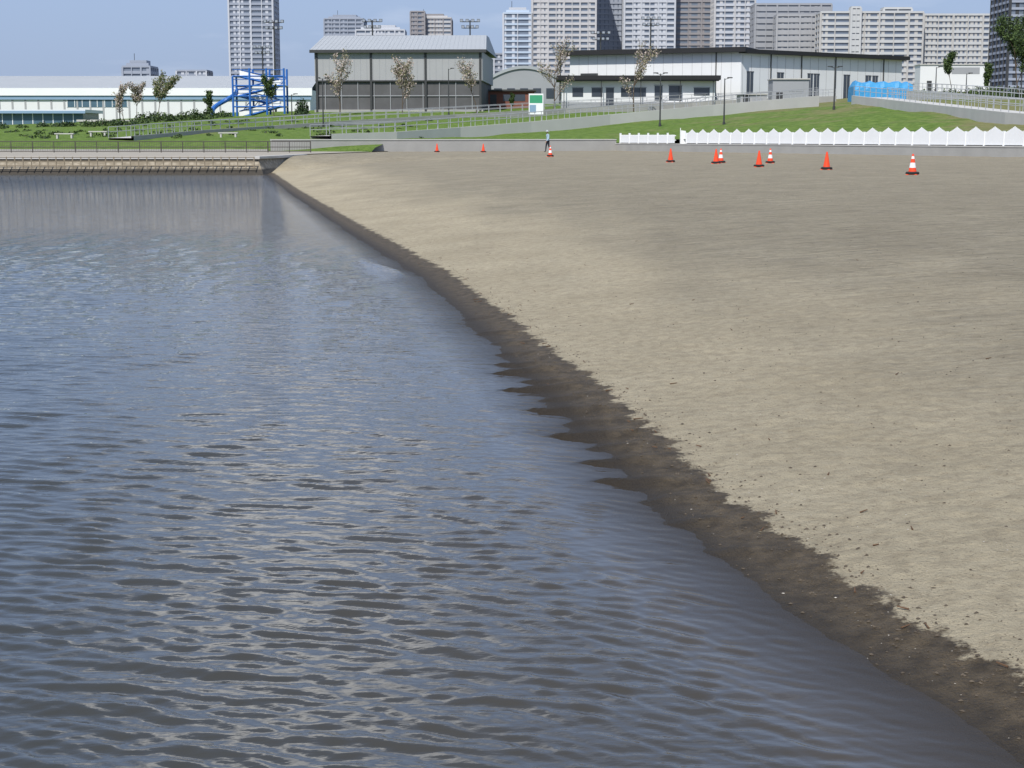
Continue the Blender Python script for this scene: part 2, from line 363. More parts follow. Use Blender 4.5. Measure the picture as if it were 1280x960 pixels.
railing('wooden_quay_fence',[(-90,97.5,.35),(-45,97.55,.35),(-15.6,97.7,.35)],.72,.5,'rope',(.95,.6,.25),.03)

def wallseg(g,part,mat,a,b,th,z0,z1):
    a=Vector((a[0],a[1],0));b=Vector((b[0],b[1],0)); d=(b-a); ang=math.atan2(d.y,d.x); o=(g.o.copy(),g.c,g.s)
    g.frame((a.x,a.y,0),ang); g.box(part,mat,0,d.length,-th/2,th/2,z0,z1); g.o,g.c,g.s=o
g=G('retaining_wall',(0,143,0))
wallseg(g,'wall','conc',(-20,134.2),(9.4,147.3),.4,.4,1.98)
wallseg(g,'coping','lconc',(-20,134.2),(9.4,147.3),.5,1.983,2.07)
g.done()
Af=Vector((9.6,147.2)); Bf=Vector((30.7,96)); Ef=Vector((61.5,21.3))
g=G('beach_back_wall',(20,122,0))
wallseg(g,'wall','conc',Af,Ef,.4,.4,1.62)
wallseg(g,'coping','lconc',Af,Ef,.46,1.623,1.7)
g.done()
def picket_fence(name,p0,p1,base,hf):
    g=G(name,(p0.x,p0.y,base)); d=p1-p0; Ln=d.length; ang=math.atan2(d.y,d.x); g.frame((p0.x,p0.y,base),ang)
    k=int(Ln/.13)
    for i in range(k):
        s=i*.13; h=hf(s)
        g.poly('pickets','white',[(s,-.015,.05),(s+.112,-.015,.05),(s+.112,-.015,h-.03),(s+.056,-.015,h+.02),(s,-.015,h-.03),
                                (s,.015,.05),(s+.112,.015,.05),(s+.112,.015,h-.03),(s+.056,.015,h+.02),(s,.015,h-.03)],
               [(0,1,2,3,4),(9,8,7,6,5),(1,6,7,2),(5,0,4,9),(2,7,8,3),(4,3,8,9),(0,5,6,1)])
    g.box('rails','white',0,Ln,.02,.06,.25,.33); g.box('rails','white',0,Ln,.02,.06,.62,.7)
    for i in range(int(Ln/1.82)+1): g.box('posts','white',i*1.82-.05,i*1.82+.05,-.05,.1,0,.9)
    g.done()
def sc1(s):
    t=(s/1.82)%1.0; a=1-abs(2*t-1)
    return .8+.36*a**1.25
dF=(Bf-Af)
picket_fence('scalloped_picket_fence',Af+dF*.235,Ef,1.7,sc1)
picket_fence('low_picket_fence',Af+dF*.01,Af+dF*.2,1.7,lambda s:.72)
p=Af+dF*.215
g=G('banner_pole',(p.x,p.y,1.2)); g.frame((p.x,p.y-.3,0),0)
g.beam('pole','white',(0,0,1.0),(0,0,3.0),.035); g.poly('banner','white',[(0.04,0,1.7),(.45,0,1.7),(.45,.02,2.75),(.04,0,2.8)],[(0,1,2,3)]); g.done()

# ---------------------------------------------------------------- ramps
def ribbon(name,pts,w,skirt,mat,smat,rail=True,railmat='steel',side=1):
    g=G(name,pts[0]); g.frame((0,0,0),0)
    P_=[Vector(p) for p in pts]; Lf=[];Rt=[]
    for i,p in enumerate(P_):
        d=(P_[min(i+1,len(P_)-1)]-P_[max(i-1,0)]); nrm=Vector((d.y,-d.x,0)).normalized()
        Rt.append(p+nrm*w/2); Lf.append(p-nrm*w/2)
    for i in range(len(P_)-1):
        g.poly('path_surface',mat,[Rt[i],Rt[i+1],Lf[i+1],Lf[i]],[(0,1,2,3)])
        dz=Vector((0,0,skirt)); up=Vector((0,0,.18)); off=(Rt[i]-P_[i]).normalized()*.25; off2=(Rt[i+1]-P_[i+1]).normalized()*.25
        g.poly('side_wall',smat,[Rt[i]+off-dz,Rt[i+1]+off2-dz,Rt[i+1]+off2+up,Rt[i]+off+up,Rt[i]+up,Rt[i+1]+up,Rt[i],Rt[i+1]],[(0,1,2,3),(3,2,5,4),(4,5,7,6)])
        g.poly('far_wall',smat,[Lf[i]-dz,Lf[i+1]-dz,Lf[i+1],Lf[i]],[(3,2,1,0)])
    g.done()
    if rail:
        railing(name+'_railing',[tuple(q+Vector((0,0,.15))) for q in Rt],1.0,2,railmat,(1,.55),.028)
        railing(name+'_railing',[tuple(q) for q in Lf],1.0,2,railmat,(1,.55),.028)
def lay(L_,dz): 
    out=[]
    for px,v,Y in L_:
        p=at(px,v,Y); out.append((p[0],p[1],p[2]+dz))
    return out
M['rampwall']=pmat('pale_ramp_wall',(.52,.51,.48),.85,.1,.5)
ribbon('ramp_path',lay([(400,180,146),(480,177,152),(560,170.5,162),(650,163,171),(750,153.5,181),(880,141,192),(1012,129,203)],.72),2.6,2.2,'lconc','rampwall')
ribbon('upper_path',lay([(150,176,148),(240,168,165),(330,162,180),(430,155,192),(560,147.5,206),(700,139.5,219),(860,131,228),(1040,124,234)],.25),2.2,1,'lconc','conc')
ribbon('ramp_path',lay([(1500,163,95),(1290,147,118),(1200,137,138),(1140,130,155),(1088,124,170)][::-1],.2),3.5,1.8,'lconc','lconc')
ribbon('ramp_path',lay([(1480,139,150),(1290,128,170),(1200,120,190),(1150,117,205)][::-1],.2),3,1.2,'lconc','lconc')

# ---------------------------------------------------------------- towers
def tower(name,px0,px1,vtop,D,depth,slab,glass,pier,ang=0,fh=3.15,bay=6.0,frac=.42,zb=2.9,crown=True,piers=True,win=True):
    x0=bx(px0,D); x1=bx(px1,D); w=x1-x0; h=hz(vtop,D)-zb
    nf=max(2,int(h/fh)); fh=h/nf
    g=G(name,((x0+x1)/2,D,zb)); g.frame((x0,D,zb),ang)
    if ang: w=w/ (abs(math.cos(ang)))
    g.box('glazing',glass,.6,w-.6,.6,depth-.6,0,h-.3)
    for i in range(nf+1):
        z=i*fh; g.box('balconies',slab,0,w,0,depth,z-.15,z+fh*frac if i<nf else z+.9)
    R=random.Random(int(px0))
    if win:
        k=max(4,int(w/2.4))
        for j in range(k):
            if R.random()<.45:
                a=w*j/k+.3; b=w*(j+1)/k-.3-R.random()*.6
                if b-a>.4: g.box('infill_panels',pier,max(a,.65),min(b,w-.65),.45,.61,0,h-.4)
    if piers:
        k=max(2,int(w/bay))
        for i in range(k+1):
            x=w*i/k; wd=.5 if i%2 else .9; g.box('piers',pier,x-wd/2,x+wd/2,-.2,.62,0,h+.2)
        k=max(2,int(depth/bay))
        for i in range(k+1):
            y=depth*i/k
            g.box('side_piers',pier,-.2,.63,y-.35,y+.35,0,h+.15); g.box('side_piers',pier,w-.63,w+.2,y-.35,y+.35,0,h+.15)
    if crown:
        g.box('plant_room',pier,w*.2,w*.8,depth*.25,depth*.75,h+.9,h+4)
        g.box('roof_parapet',slab,w*.1,w*.9,depth*.15,depth*.2,h+.9,h+2.4)
        g.beam('antenna','dark',(w*.3,depth*.5,h+4),(w*.3,depth*.5,h+8),.15,n=4)
    g.done()
tower('residential_tower',289,344,-95,1000,26,'hazegrey','hazeglass','hazewhite',frac=.4)
tower('residential_tower',407,456,24,1300,30,'hazegrey','hazeglass','hazegrey',.0)
tower('residential_tower',446,507,38,1150,20,'hazewhite','hazeglass','hazewhite')
tower('residential_tower',514,565,23,1250,30,'hazecream','hazeglass','hazebrown')
tower('residential_tower',514,532,15,1245,12,'hazebrown','hazeglass','hazebrown',crown=False)
tower('office_tower',629,665,17,950,25,'hazeblue','hazeglass','hazewhite',frac=.3)
tower('residential_tower',665,744,-90,950,35,'hazecream','hazeglass','hazecream',bay=4.5)
tower('residential_tower',744,777,-70,1000,30,'hazegrey','hazeglass','hazegrey',frac=.3)
tower('residential_tower',779,842,-100,980,30,'hazewhite','hazeglass','hazewhite',bay=5)
tower('residential_tower',842,891,-80,990,30,'hazebrown','hazeglass','hazebrown',frac=.35)
tower('residential_tower',891,941,-90,970,30,'hazewhite','hazeglass','hazecream',bay=5)
tower('residential_tower',1256,1330,-60,750,30,'hazegrey','hazeglass','dark',frac=.3)
tower('low_office_block',155,190,84,900,20,'hazegrey','hazeglass','hazegrey',crown=True,bay=5)
tower('low_office_block',222,260,89,1000,20,'hazegrey','hazeglass','hazewhite',crown=False)
tower('apartment_block',941,1036,6,905,18,'grey','hazeglass','grey',frac=.72,bay=5.5,crown=False)
tower('apartment_block',968,1040,20,885,12,'lgrey','hazeglass','lgrey',frac=.7,bay=6,crown=False)
tower('apartment_block',1022,1150,16,860,14,'offwhite','hazeglass','beige',frac=.42,bay=7,fh=3.0,crown=False)
tower('apartment_block',1150,1242,19,868,14,'offwhite','hazeglass','beige',frac=.42,bay=7,fh=3.0,crown=False)
tower('apartment_stair_core',1060,1072,10,858,6,'offwhite','hazeglass','offwhite',frac=.8,crown=False,win=False)
tower('apartment_stair_core',1100,1135,11,862,8,'offwhite','hazeglass','offwhite',frac=.7,crown=False,win=False)
tower('low_office_block',560,632,68,1000,20,'hazegrey','hazeglass','hazewhite',crown=False)

# ---------------------------------------------------------------- sports hall
D=235; x0=bx(397,D); x1=bx(601,D); w=x1-x0; zb=tz((x0+x1)/2,D)-.5; he=hz(65,D)-zb
g=G('sports_hall',((x0+x1)/2,D,zb)); g.frame((x0,D,zb),math.radians(-3))
dep=24
z1=hz(101,D)-zb
g.box('upper_wall','lgrey',0,w,0,.3,z1,he); g.box('upper_wall','grey',-.3,0,.0,dep,z1,he); g.box('upper_wall','grey',w,w+.3,0,dep,z1,he); g.box('upper_wall','grey',0,w,dep-.3,dep,z1,he)
g.box('lower_screen','mesh',.1,w-.1,.25,.35,0.8,z1); g.box('lower_screen','mesh',-.05,.05,.35,dep-.4,.8,z1); g.box('lower_screen','mesh',w-.05,w+.05,.35,dep-.4,.8,z1)
g.box('plinth','conc',-.4,w+.4,-.1,dep,-1,.8)
for i in range(4):
    x=w*i/3; g.box('columns','dark',x-.16,x+.16,-.12,.1,-.1,he)
for i in range(10):
    x=w*(i+.5)/10; g.box('screen_posts','grey',x-.05,x+.05,.12,.24,.8,z1)
g.box('transom','grey',0,w,.1,.235,z1*.55,z1*.55+.12); g.box('sill','dark',-.2,w+.2,-.09,-.01,z1-.12,z1+.06)
for j in range(1,26):
    g.box('panel_joints','grey',w*j/26-.03,w*j/26+.03,-.02,0,z1+.1,he-.2)
rz=he+.25; rh=2.6
g.box('gutter','dark',-.9,w+.9,-.7,-.4,he-.15,he+.28)
g.poly('roof','roofgrey',[(-.9,-.6,rz),(w+.9,-.6,rz),(w+.3,9,rz+rh),(-.3,9,rz+rh),(-.3,15,rz+rh),(w+.3,15,rz+rh),(w+.9,dep+.6,rz),(-.9,dep+.6,rz)],[(0,1,2,3),(3,2,5,4),(4,5,6,7),(0,3,4,7),(1,6,5,2)])
for j in range(40):
    x=-.9+(w+1.8)*(j+.5)/40; xt=-.3+(w+.6)*(j+.5)/40
    g.beam('roof_seams','roofgrey',(x,-.6,rz+.01),(xt,9,rz+rh+.01),.02,n=4)
g.done()

# ---------------------------------------------------------------- white pavilion with black roofs
D=228; zb=hz(134,D)
g=G('white_pavilion',(bx(800,D),D,zb))
cx,cy=bx(925,236),236; zt=hz(59,236)
lx,ly=bx(712,246),246
ang=math.atan2(cy-ly,cx-lx); ln=math.hypot(cx-lx,cy-ly); g.frame((lx,ly,0),ang); z0=zb-1
g.box('hall_walls','whitewall',0,ln,0,26,z0,zt-.7)
g.box('hall_roof','black',-1,ln+.9,-1.2,27,zt-.7,zt)
for j in range(1,18): g.box('hall_cladding_joints','lgrey',ln*j/18-.02,ln*j/18+.02,-.02,0,z0,zt-.8)
g.box('hall_downpipe','dark',ln-3.8,ln-3.65,-.12,-.01,z0,zt-.7)
g.box('hall_canopy','dark',2,4.5,-.8,-.01,z0+3,zt-3.4)
ang2=math.atan2(.60,.80); g.frame((cx,cy,0),ang2); wl=35.5
zt2=zt-.25
g.box('wing_walls','whitewall',.02,wl,0.02,14,z0,zt2-.6)
g.box('wing_roof','black',-.2,wl+.8,-.9,15,zt2-.6,zt2-.02)
for j in range(20): g.box('wing_cladding_joints','lgrey',wl*j/20+.3,wl*j/20+.34,-.01,.02,z0,zt2-.8)
for s,wd in ((1.2,1.3),(7.5,1.3),(14.0,1.1),(15.4,1.1),(22,1.3),(27,1.2),(28.6,1.2)):
    g.box('wing_windows','glass',s,s+wd,-.03,.02,z0+2.6,z0+6.2); g.box('window_frames','dark',s-.1,s+wd+.1,-.05,-.03,z0+6.2,z0+6.32); g.box('window_mullions','lgrey',s+wd/2-.04,s+wd/2+.04,-.06,-.03,z0+2.6,z0+6.2)
for s in (6,12.5,20,31): g.box('wing_downpipes','dark',s,s+.12,-.14,-.02,z0,zt2-.6)
x0=bx(702,D); x1=bx(893,D); g.frame((x0,D,0),math.radians(-1)); w=x1-x0; z2=hz(97,D)
g.box('low_walls','whitewall',0,w,0,9,z0,z2-.35)
g.box('low_roof','black',-.7,w+.6,-1.4,9.3,z2-.35,z2+.25)
g.box('low_eave','dark',-.5,w+.4,-1.2,-.05,z2-.5,z2-.353)
for s,wd,a,b in ((1.5,1.5,1.6,2.8),(4.2,1.5,1.6,2.8),(6.2,1.1,.2,2.8),(8.3,3.5,1.6,2.8),(13,1.1,1,3.1),(15,1.8,1,3.1),(18.5,2.2,1.8,2.8)):
    g.box('low_windows','glass',s,s+wd,-.04,0,zb+a*.9,zb+b*.95); g.box('low_window_frames','lgrey',s-.08,s+wd+.08,-.07,-.04,zb+b*.95,zb+b*.95+.1)
g.box('wainscot','grey',0,w,-.03,0,z0,zb+.7)
for s in (0.3,5.5,11,16.5,w-.4): g.beam('eave_posts','dark',(s,-1.1,z0),(s,-1.1,z2-.5),.06)
g.done()
D=330; x0=bx(598,D); x1=bx(712,D); w=x1-x0; zb=6; ze=hz(104,D); za=hz(82,D)
g=G('arched_roof_hall',((x0+x1)/2,D,zb)); g.frame((x0,D,0),0)
K=18; top=[(w*i/K,0,ze+(za-ze)*math.sin(math.pi*i/K)) for i in range(K+1)]
g.poly('front_wall','grey',[(0,0.3,zb-4),(w,.3,zb-4)]+[(p[0],.3,p[2]-.2) for p in top[::-1]],[tuple(range(K+3))])
for i in range(K):
    a,b=top[i],top[i+1]; g.poly('arched_roof','roofgrey',[a,b,(b[0],20,b[2]),(a[0],20,a[2]),(a[0],0,a[2]-.6),(b[0],0,b[2]-.6)],[(0,1,2,3),(4,5,1,0)])
for i in range(7): g.box('windows','glass',w*(i+.2)/7,w*(i+.8)/7,.2,.3,ze-3,ze-1)
g.done()
g=G('maintenance_shed',(bx(632,250),250,6)); g.frame((bx(603,250),250,tz(0,250)),0)
g.box('walls','redbrown',0,8,0,5,-1,2.6); g.box('roof','dark',-.3,8.3,-.4,5.4,2.6,2.85); g.box('door','dark',1.2,2.2,-.03,0,0,2.1); g.box('windows','glass',3.2,6.6,-.03,0,1.1,2.1); g.done()
D=330; x0=bx(-260,D); x1=bx(388,D); w=x1-x0; zb=3.0; za=hz(112,D)
g=G('long_warehouse',((x0+x1)/2,D,zb)); g.frame((x0,D,0),0)
zr=hz(95,D+14)
g.box('walls','whitewall',0,w,0,30,zb,za)
g.box('fascia','white',-.5,w+.5,-.6,-.01,za-1.2,za+.3)
g.box('blue_band','lblue',-.3,w+.3,-.35,-.02,za-2.0,za-1.22)
g.poly('roof','roofgrey',[(-.5,-.5,za+.3),(w+.5,-.5,za+.3),(w+.5,14,zr),(-.5,14,zr),(-.5,30,za),(w+.5,30,za)],[(0,1,2,3),(3,2,5,4)])
s0=bx(85,D)-x0; s1=bx(160,D)-x0
g.box('window_band','teal',s0,s1,-.06,-.01,hz(134,D),hz(118,D))
for i in range(9): g.box('window_mullions','white',s0+(s1-s0)*i/8-.06,s0+(s1-s0)*i/8+.06,-.12,-.06,hz(134,D),hz(118,D))
for i in range(40): g.box('pilasters','lgrey',w*i/40,w*i/40+.35,-.08,-.012,zb,za-2.0)
g.done()
D=262; x0=bx(-200,D); x1=bx(104,D); w=x1-x0
g=G('low_poolhouse',((x0+x1)/2,D,3)); g.frame((x0,D,0),0); zb=2.5
g.box('walls','teal',0,w,0,10,zb,hz(141,D)); g.box('roof_slab','whitewall',-.5,w+.6,-.8,10.5,hz(141,D)+.0,hz(139,D)+.25)
g.box('roof_edge','lblue',-.5,w+.6,-.9,-.803,hz(141,D)-.1,hz(138.5,D))
for i in range(24): g.box('glazing_mullions','white',w*i/24,w*i/24+.12,-.06,0,zb,hz(141,D))
g.done()
D=240
g=G('concrete_kiosk',(bx(140,D),D,3)); g.frame((bx(100,D),D,0),0)
g.box('walls','grey',0,12,0,4,2.5,hz(152,D)); g.box('roof','lconc',-.4,12.4,-.5,4.4,hz(152,D),hz(150,D)+.05)
for i in range(5): g.box('openings','dark',.8+i*2.3,2.2+i*2.3,-.03,0,3.0,hz(152,D)-.5)
g.done()
D=236; x0=bx(292,D); x1=bx(356,D); w=x1-x0; zb=tz(x0,D)-.2; ht=hz(82,D)-zb
g=G('blue_slide_tower',(x0,D,zb)); g.frame((x0,D,zb),0)
for x in (0,w*.33,w*.66,w):
    for y in (0,3.2): g.beam('columns','blue',(x,y,-.5),(x,y,ht*(.95 if x>0 else .8)),.16)
lv=[0,ht*.22,ht*.42,ht*.62,ht*.8]
for i in range(4):
    xa,xb=(w*.1,w*.9) if i%2==0 else (w*.9,w*.1)
    yy=.4 if i%2==0 else 1.9
    for o_ in (0,1.1):
        g.beam('stair_stringers','blue',(xa,yy+o_,lv[i]),(xb,yy+o_,lv[i+1]),.15,n=4)
        g.beam('stair_rails','blue',(xa,yy+o_,lv[i]+1),(xb,yy+o_,lv[i+1]+1),.07,n=4)
    g.poly('stair_side_panels','white',[(xa,yy-.03,lv[i]+.2),(xb,yy-.03,lv[i+1]+.2),(xb,yy-.03,lv[i+1]+.85),(xa,yy-.03,lv[i]+.85)],[(0,1,2,3)])
    for j in range(10):
        t=j/10; g.box('treads','white',xa+(xb-xa)*t-.18,xa+(xb-xa)*t+.18,yy,yy+1.1,lv[i]+(lv[i+1]-lv[i])*t,lv[i]+(lv[i+1]-lv[i])*t+.06)
    g.box('platforms','white',xb-.9 if i%2 else xb-.3,xb+.3 if i%2 else xb+.9,.1,3.1,lv[i+1]-.07,lv[i+1]+.07)
for z in lv[1:]:
    g.beam('ring_beams','blue',(0,0,z),(w,0,z),.1,n=4); g.beam('ring_beams','blue',(0,3.2,z),(w,3.2,z),.1,n=4)
    g.beam('guard_rails','blue',(0,0,z+.9),(w,0,z+.9),.05,n=4)
for i in range(3):
    g.beam('cross_braces','blue',(w*i/3,3.2,lv[i]),(w*(i+1)/3,3.2,lv[i+2]),.06,n=4)
pr=None
for i in range(30):
    t=i/29; a=t*math.pi*1.5; q=(-.6+1.0*math.cos(a)-t*2.2,1.6+1.6*math.sin(a),ht*.5*(1-t)+.3)
    if pr: g.beam('curved_slide','blue',pr,q,.34,n=8)
    pr=q
g.done()
D=222; x0=bx(1068,D); x1=bx(1141,D); w=x1-x0; zb=tz(x0+3,D); ht=hz(99,D)-zb
K=16
vs=[];fs=[]
for i in range(K+1):
    for j in range(9):
        t=j/8; x=w*i/K; prof=[(0,0),(.02,.35),(.04,.7),(.1,.95),(.5,1),(.9,.95),(.95,.7),(.98,.35),(1,0)][j]
        e=(.82 if i in(0,K) else 1)*(1+.05*math.sin(i*1.7)+.04*math.sin(i*3.1+j)); vs.append((x,prof[0]*5,prof[1]*ht*e if j not in(0,8) else 0))
for i in range(K):
    for j in range(8): a=i*9+j; fs.append((a,a+9,a+10,a+1))
fs.append(tuple(range(9))); fs.append(tuple(K*9+j for j in range(9))[::-1])
g=G('tarpaulin_covered_stack',(x0,D,zb)); g.frame((x0,D,zb-.3),0); g.poly('tarpaulin','tarp',vs,fs)
g.done()
for px0,px1,vt,Dd_,mt in ((965,1010,98,226,'grey'),(925,958,117,222,'lgrey'),(1148,1235,80,300,'whitewall')):
    x0=bx(px0,Dd_);x1=bx(px1,Dd_); zb=tz(x0,Dd_)-.5; zt_=hz(vt,Dd_)
    g=G('service_building',(x0,Dd_,zb)); g.frame((x0,Dd_,0),0); w=x1-x0
    g.box('walls',mt,0,w,0,4,zb,zt_-.15); g.box('roof','lconc',-.15,w+.15,-.2,4.2,zt_-.15,zt_)
    g.box('door','dark',w*.1,w*.1+.9,-.03,0,zb,zb+2.4); g.box('louvre','grey',w*.45,w*.85,-.03,0,zt_-1.8,zt_-.6); g.done()

# ---------------------------------------------------------------- poles
def street_lamp(px,vtop,D,two=False):
    x=bx(px,D); z=tz(x,D)-.2; zt_=hz(vtop,D); g=G('street_lamp',(x,D,z)); g.frame((x,D,z),0); h=zt_-z
    g.beam('pole','dark',(0,0,0),(0,0,h),.09,.05,8); g.beam('base','dark',(0,0,0),(0,0,.5),.14,n=8)
    for s in ((-1,1) if two else (1,)):
        g.beam('arm','dark',(0,0,h-.1),(s*.5,0,h+.05),.03); g.box('lamp_head','dark',min(s*.25,s*.75),max(s*.25,s*.75),-.12,.12,h+.02,h+.12)
    g.done()
for a in ((561,86,215),(404,98,185,True),(825,92,168,True),(905,98,160),(1042,84,165,True),(1168,84,200),(1206,92,210),(150,112,230),(365,118,200)): street_lamp(*a)
def floodlight(px,vtop,D,n=4):
    x=bx(px,D); z=6; zt_=hz(vtop,D); g=G('floodlight_mast',(x,D,z)); g.frame((x,D,z-3),0); h=zt_-z+3
    g.beam('mast','dark',(0,0,0),(0,0,h),.24,.11,8)
    for r in range(2):
        zz=h-.3-r*1.1; hw=1.5-.25*r; g.beam('crossbar','dark',(-hw,0,zz),(hw,0,zz),.08,n=4)
        for i in range(n):
            xx=-hw+2*hw*i/(n-1); g.box('lamps','dark',xx-.27,xx+.27,-.4,.1,zz-.05,zz+.45); g.box('lamp_glass','hazegrey',xx-.22,xx+.22,-.42,-.402,zz,zz+.38)
    g.done()
for a in ((345,26,290),(330,58,330),(467,25,290),(588,25,290),(750,40,300),(700,57,330),(812,22,300),(588,52,400)): floodlight(*a)
D=190; x=bx(670,D); z=tz(x,D)
g=G('notice_board',(x,D,z)); g.frame((x,D,z),0); h=hz(117,D)-z
for s in(-.7,.7): g.beam('post','steel',(s,.06,-.2),(s,.06,h),.05)
g.box('panel','white',-.85,.85,-.03,.03,h*.3,h); g.box('print','green',-.75,.75,-.036,-.031,h*.68,h*.95); g.box('print_lower','lblue',-.75,.0,-.036,-.031,h*.36,h*.62); g.done()

# ---------------------------------------------------------------- trees
def tree(name,px,vtop,D,leaf,dens=1.0,spread=.3,seed=0,ls=.13,base=None):
    r=random.Random(seed); x=bx(px,D); z=(tz(x,D) if base is None else base)-.2; h=hz(vtop,D)-z
    g=G(name,(x,D,z)); g.frame((x,D,z),0); tips=[]
    def br(p,d,l,rad,lev):
        n=3; q=p
        for i in range(n):
            d2=(d+Vector((r.gauss(0,.1),r.gauss(0,.1),r.gauss(0.04,.05)))).normalized(); q2=q+d2*(l/n)
            g.beam('trunk' if lev==0 else 'branches','bark',q,q2,rad*(1-i*.22),rad*(1-(i+1)*.22),n=5 if lev<2 else 3)
            q=q2; d=d2
            if lev>0: tips.append((q,lev))
            if lev<3:
                for _ in range(2 if lev else (1 if i==0 else 3)):
                    a=r.uniform(0,6.28); sp_=r.uniform(.4,.9)*spread/.45
                    nd=(d+Vector((math.cos(a),math.sin(a),r.uniform(0,.4)))*sp_).normalized()
                    if lev==0 and i==0 and r.random()<.5: continue
                    br(q,nd,l*r.uniform(.38,.56)*(spread/.4 if lev==0 else 1),rad*.5,lev+1)
        tips.append((q,3))
    br(Vector((0,0,0)),Vector((0,0,1)),h*.82,h*.015,0)
    for p,lev in tips:
        if lev<2 : continue
        k=7*dens
        for _ in range(int(k)+ (1 if r.random()<k%1 else 0)):
            c=p+Vector((r.gauss(0,h*.03),r.gauss(0,h*.03),r.gauss(0,h*.03))); s=ls*r.uniform(.5,1.2)
            u=Vector((r.gauss(0,1),r.gauss(0,1),r.gauss(0,1))).normalized(); v_=u.cross(Vector((r.gauss(0,1),r.gauss(0,1),r.gauss(0,1)))).normalized()
            g.poly('leaves' if r.random()<.6 else 'leaves_dark',leaf,[c-u*s,c-v_*s*.6,c+u*s,c+v_*s*.6],[(0,1,2,3)])
    if 'leaves_dark' in g.parts: g.parts['leaves_dark'][2]={'leafG':'leafD','leafD':'leafD','blossom':'leafY','leafY':'leafG'}[leaf]
    g.done()
for i,a in enumerate((( 'cherry_tree',425,88,222,'blossom',.14,.4),('cherry_tree',503,97,222,'blossom',.3,.45),('cherry_tree',596,92,224,'blossom',.12,.36),('cherry_tree',692,80,218,'blossom',.12,.4),('cherry_tree',792,80,216,'blossom',.14,.4),
     ('young_tree',197,108,225,'leafY',.4,.4),('young_tree',172,114,225,'blossom',.2),('young_tree',343,106,222,'leafG',.25),('young_tree',155,116,232,'blossom',.15),('broadleaf_tree',1272,50,215,'leafG',1.3,.45),('broadleaf_tree',1188,76,240,'leafG',.4),
     ('broadleaf_tree',1232,88,235,'leafG',.6),('young_tree',640,122,240,'leafG',.4),('young_tree',265,122,228,'leafG',.4),('broadleaf_tree',1300,60,200,'leafG',1.3,.45))):
    tree(a[0],a[1],a[2],a[3],a[4],a[5],spread=(a[6] if len(a)>6 else .28),seed=i+3,ls=.14)
def clump(name,pts,leaf,seed,ls=.16):
    r=random.Random(seed); x,y,z=pts[0][:3]; g=G(name,(x,y,z)); g.frame((0,0,0),0)
    for (cx_,cy_,cz_,rx,ry,rz_,n_) in pts:
        for _ in range(n_):
            u=Vector((r.gauss(0,1),r.gauss(0,1),r.gauss(0,1))).normalized()*(r.random()**.35)
            c=Vector((cx_+u.x*rx,cy_+u.y*ry,cz_+abs(u.z)*rz_)); s=ls*r.uniform(.6,1.4)
            a=Vector((r.gauss(0,1),r.gauss(0,1),r.gauss(0,1))).normalized(); b=a.cross(u).normalized()
            g.poly('foliage' if r.random()<.5 else 'foliage_dark',leaf,[c-a*s,c-b*s*.7,c+a*s,c+b*s*.7],[(0,1,2,3)])
        g.beam('stems','bark',(cx_,cy_,cz_-.4),(cx_,cy_,cz_+rz_*.6),.06,.03,5)
    g.parts['foliage_dark'][2]='leafD'; g.done()
x=bx(378,225); z=tz(x,225); clump('conifer_shrub',[(x,225,z,1.1,1.1,2.4,500)],'leafD',2)
r_=random.Random(5)
pl=[]
for i in range(26):
    px=r_.uniform(175,285); D=r_.uniform(222,236); x=bx(px,D); z=tz(x,D); pl.append((x,D,z,r_.uniform(.8,1.6),.8,r_.uniform(.7,1.6),130))
clump('hedge',pl,'leafG',4)
pl=[]
for i in range(34):
    px=r_.uniform(1150,1400); D=r_.uniform(200,232); x=bx(px,D); z=tz(x,D); pl.append((x,D,z,r_.uniform(.9,1.8),1,r_.uniform(.8,1.9),130))
clump('hedge',pl,'leafG',5)
pl=[]
for i in range(30):
    px=r_.uniform(0,180); D=r_.uniform(205,225); x=bx(px,D); z=tz(x,D); pl.append((x,D,z,r_.uniform(.7,1.4),.8,r_.uniform(.4,.9),80))
clump('hedge',pl,'leafG',6)
pl=[]
for i in range(90):
    px=r_.uniform(0,560); D=r_.uniform(152,205); x=bx(px,D); z=tz(x,D); pl.append((x,D,z,r_.uniform(.3,.9),.6,r_.uniform(.12,.4),30))
clump('grass_tufts',pl,'leafG',8,.12)
for px,Dq in ((80,152),(122,158),(285,150)):
    x=bx(px,Dq); z=tz(x,Dq); g=G('park_bench',(x,Dq,z)); g.frame((x,Dq,z),0)
    g.box('seat','lconc',-.9,.9,-.25,.25,.4,.5); g.box('leg_1','lconc',-.75,-.6,-.2,.2,-.2,.4); g.box('leg_2','lconc',.6,.75,-.2,.2,-.2,.4); g.done()

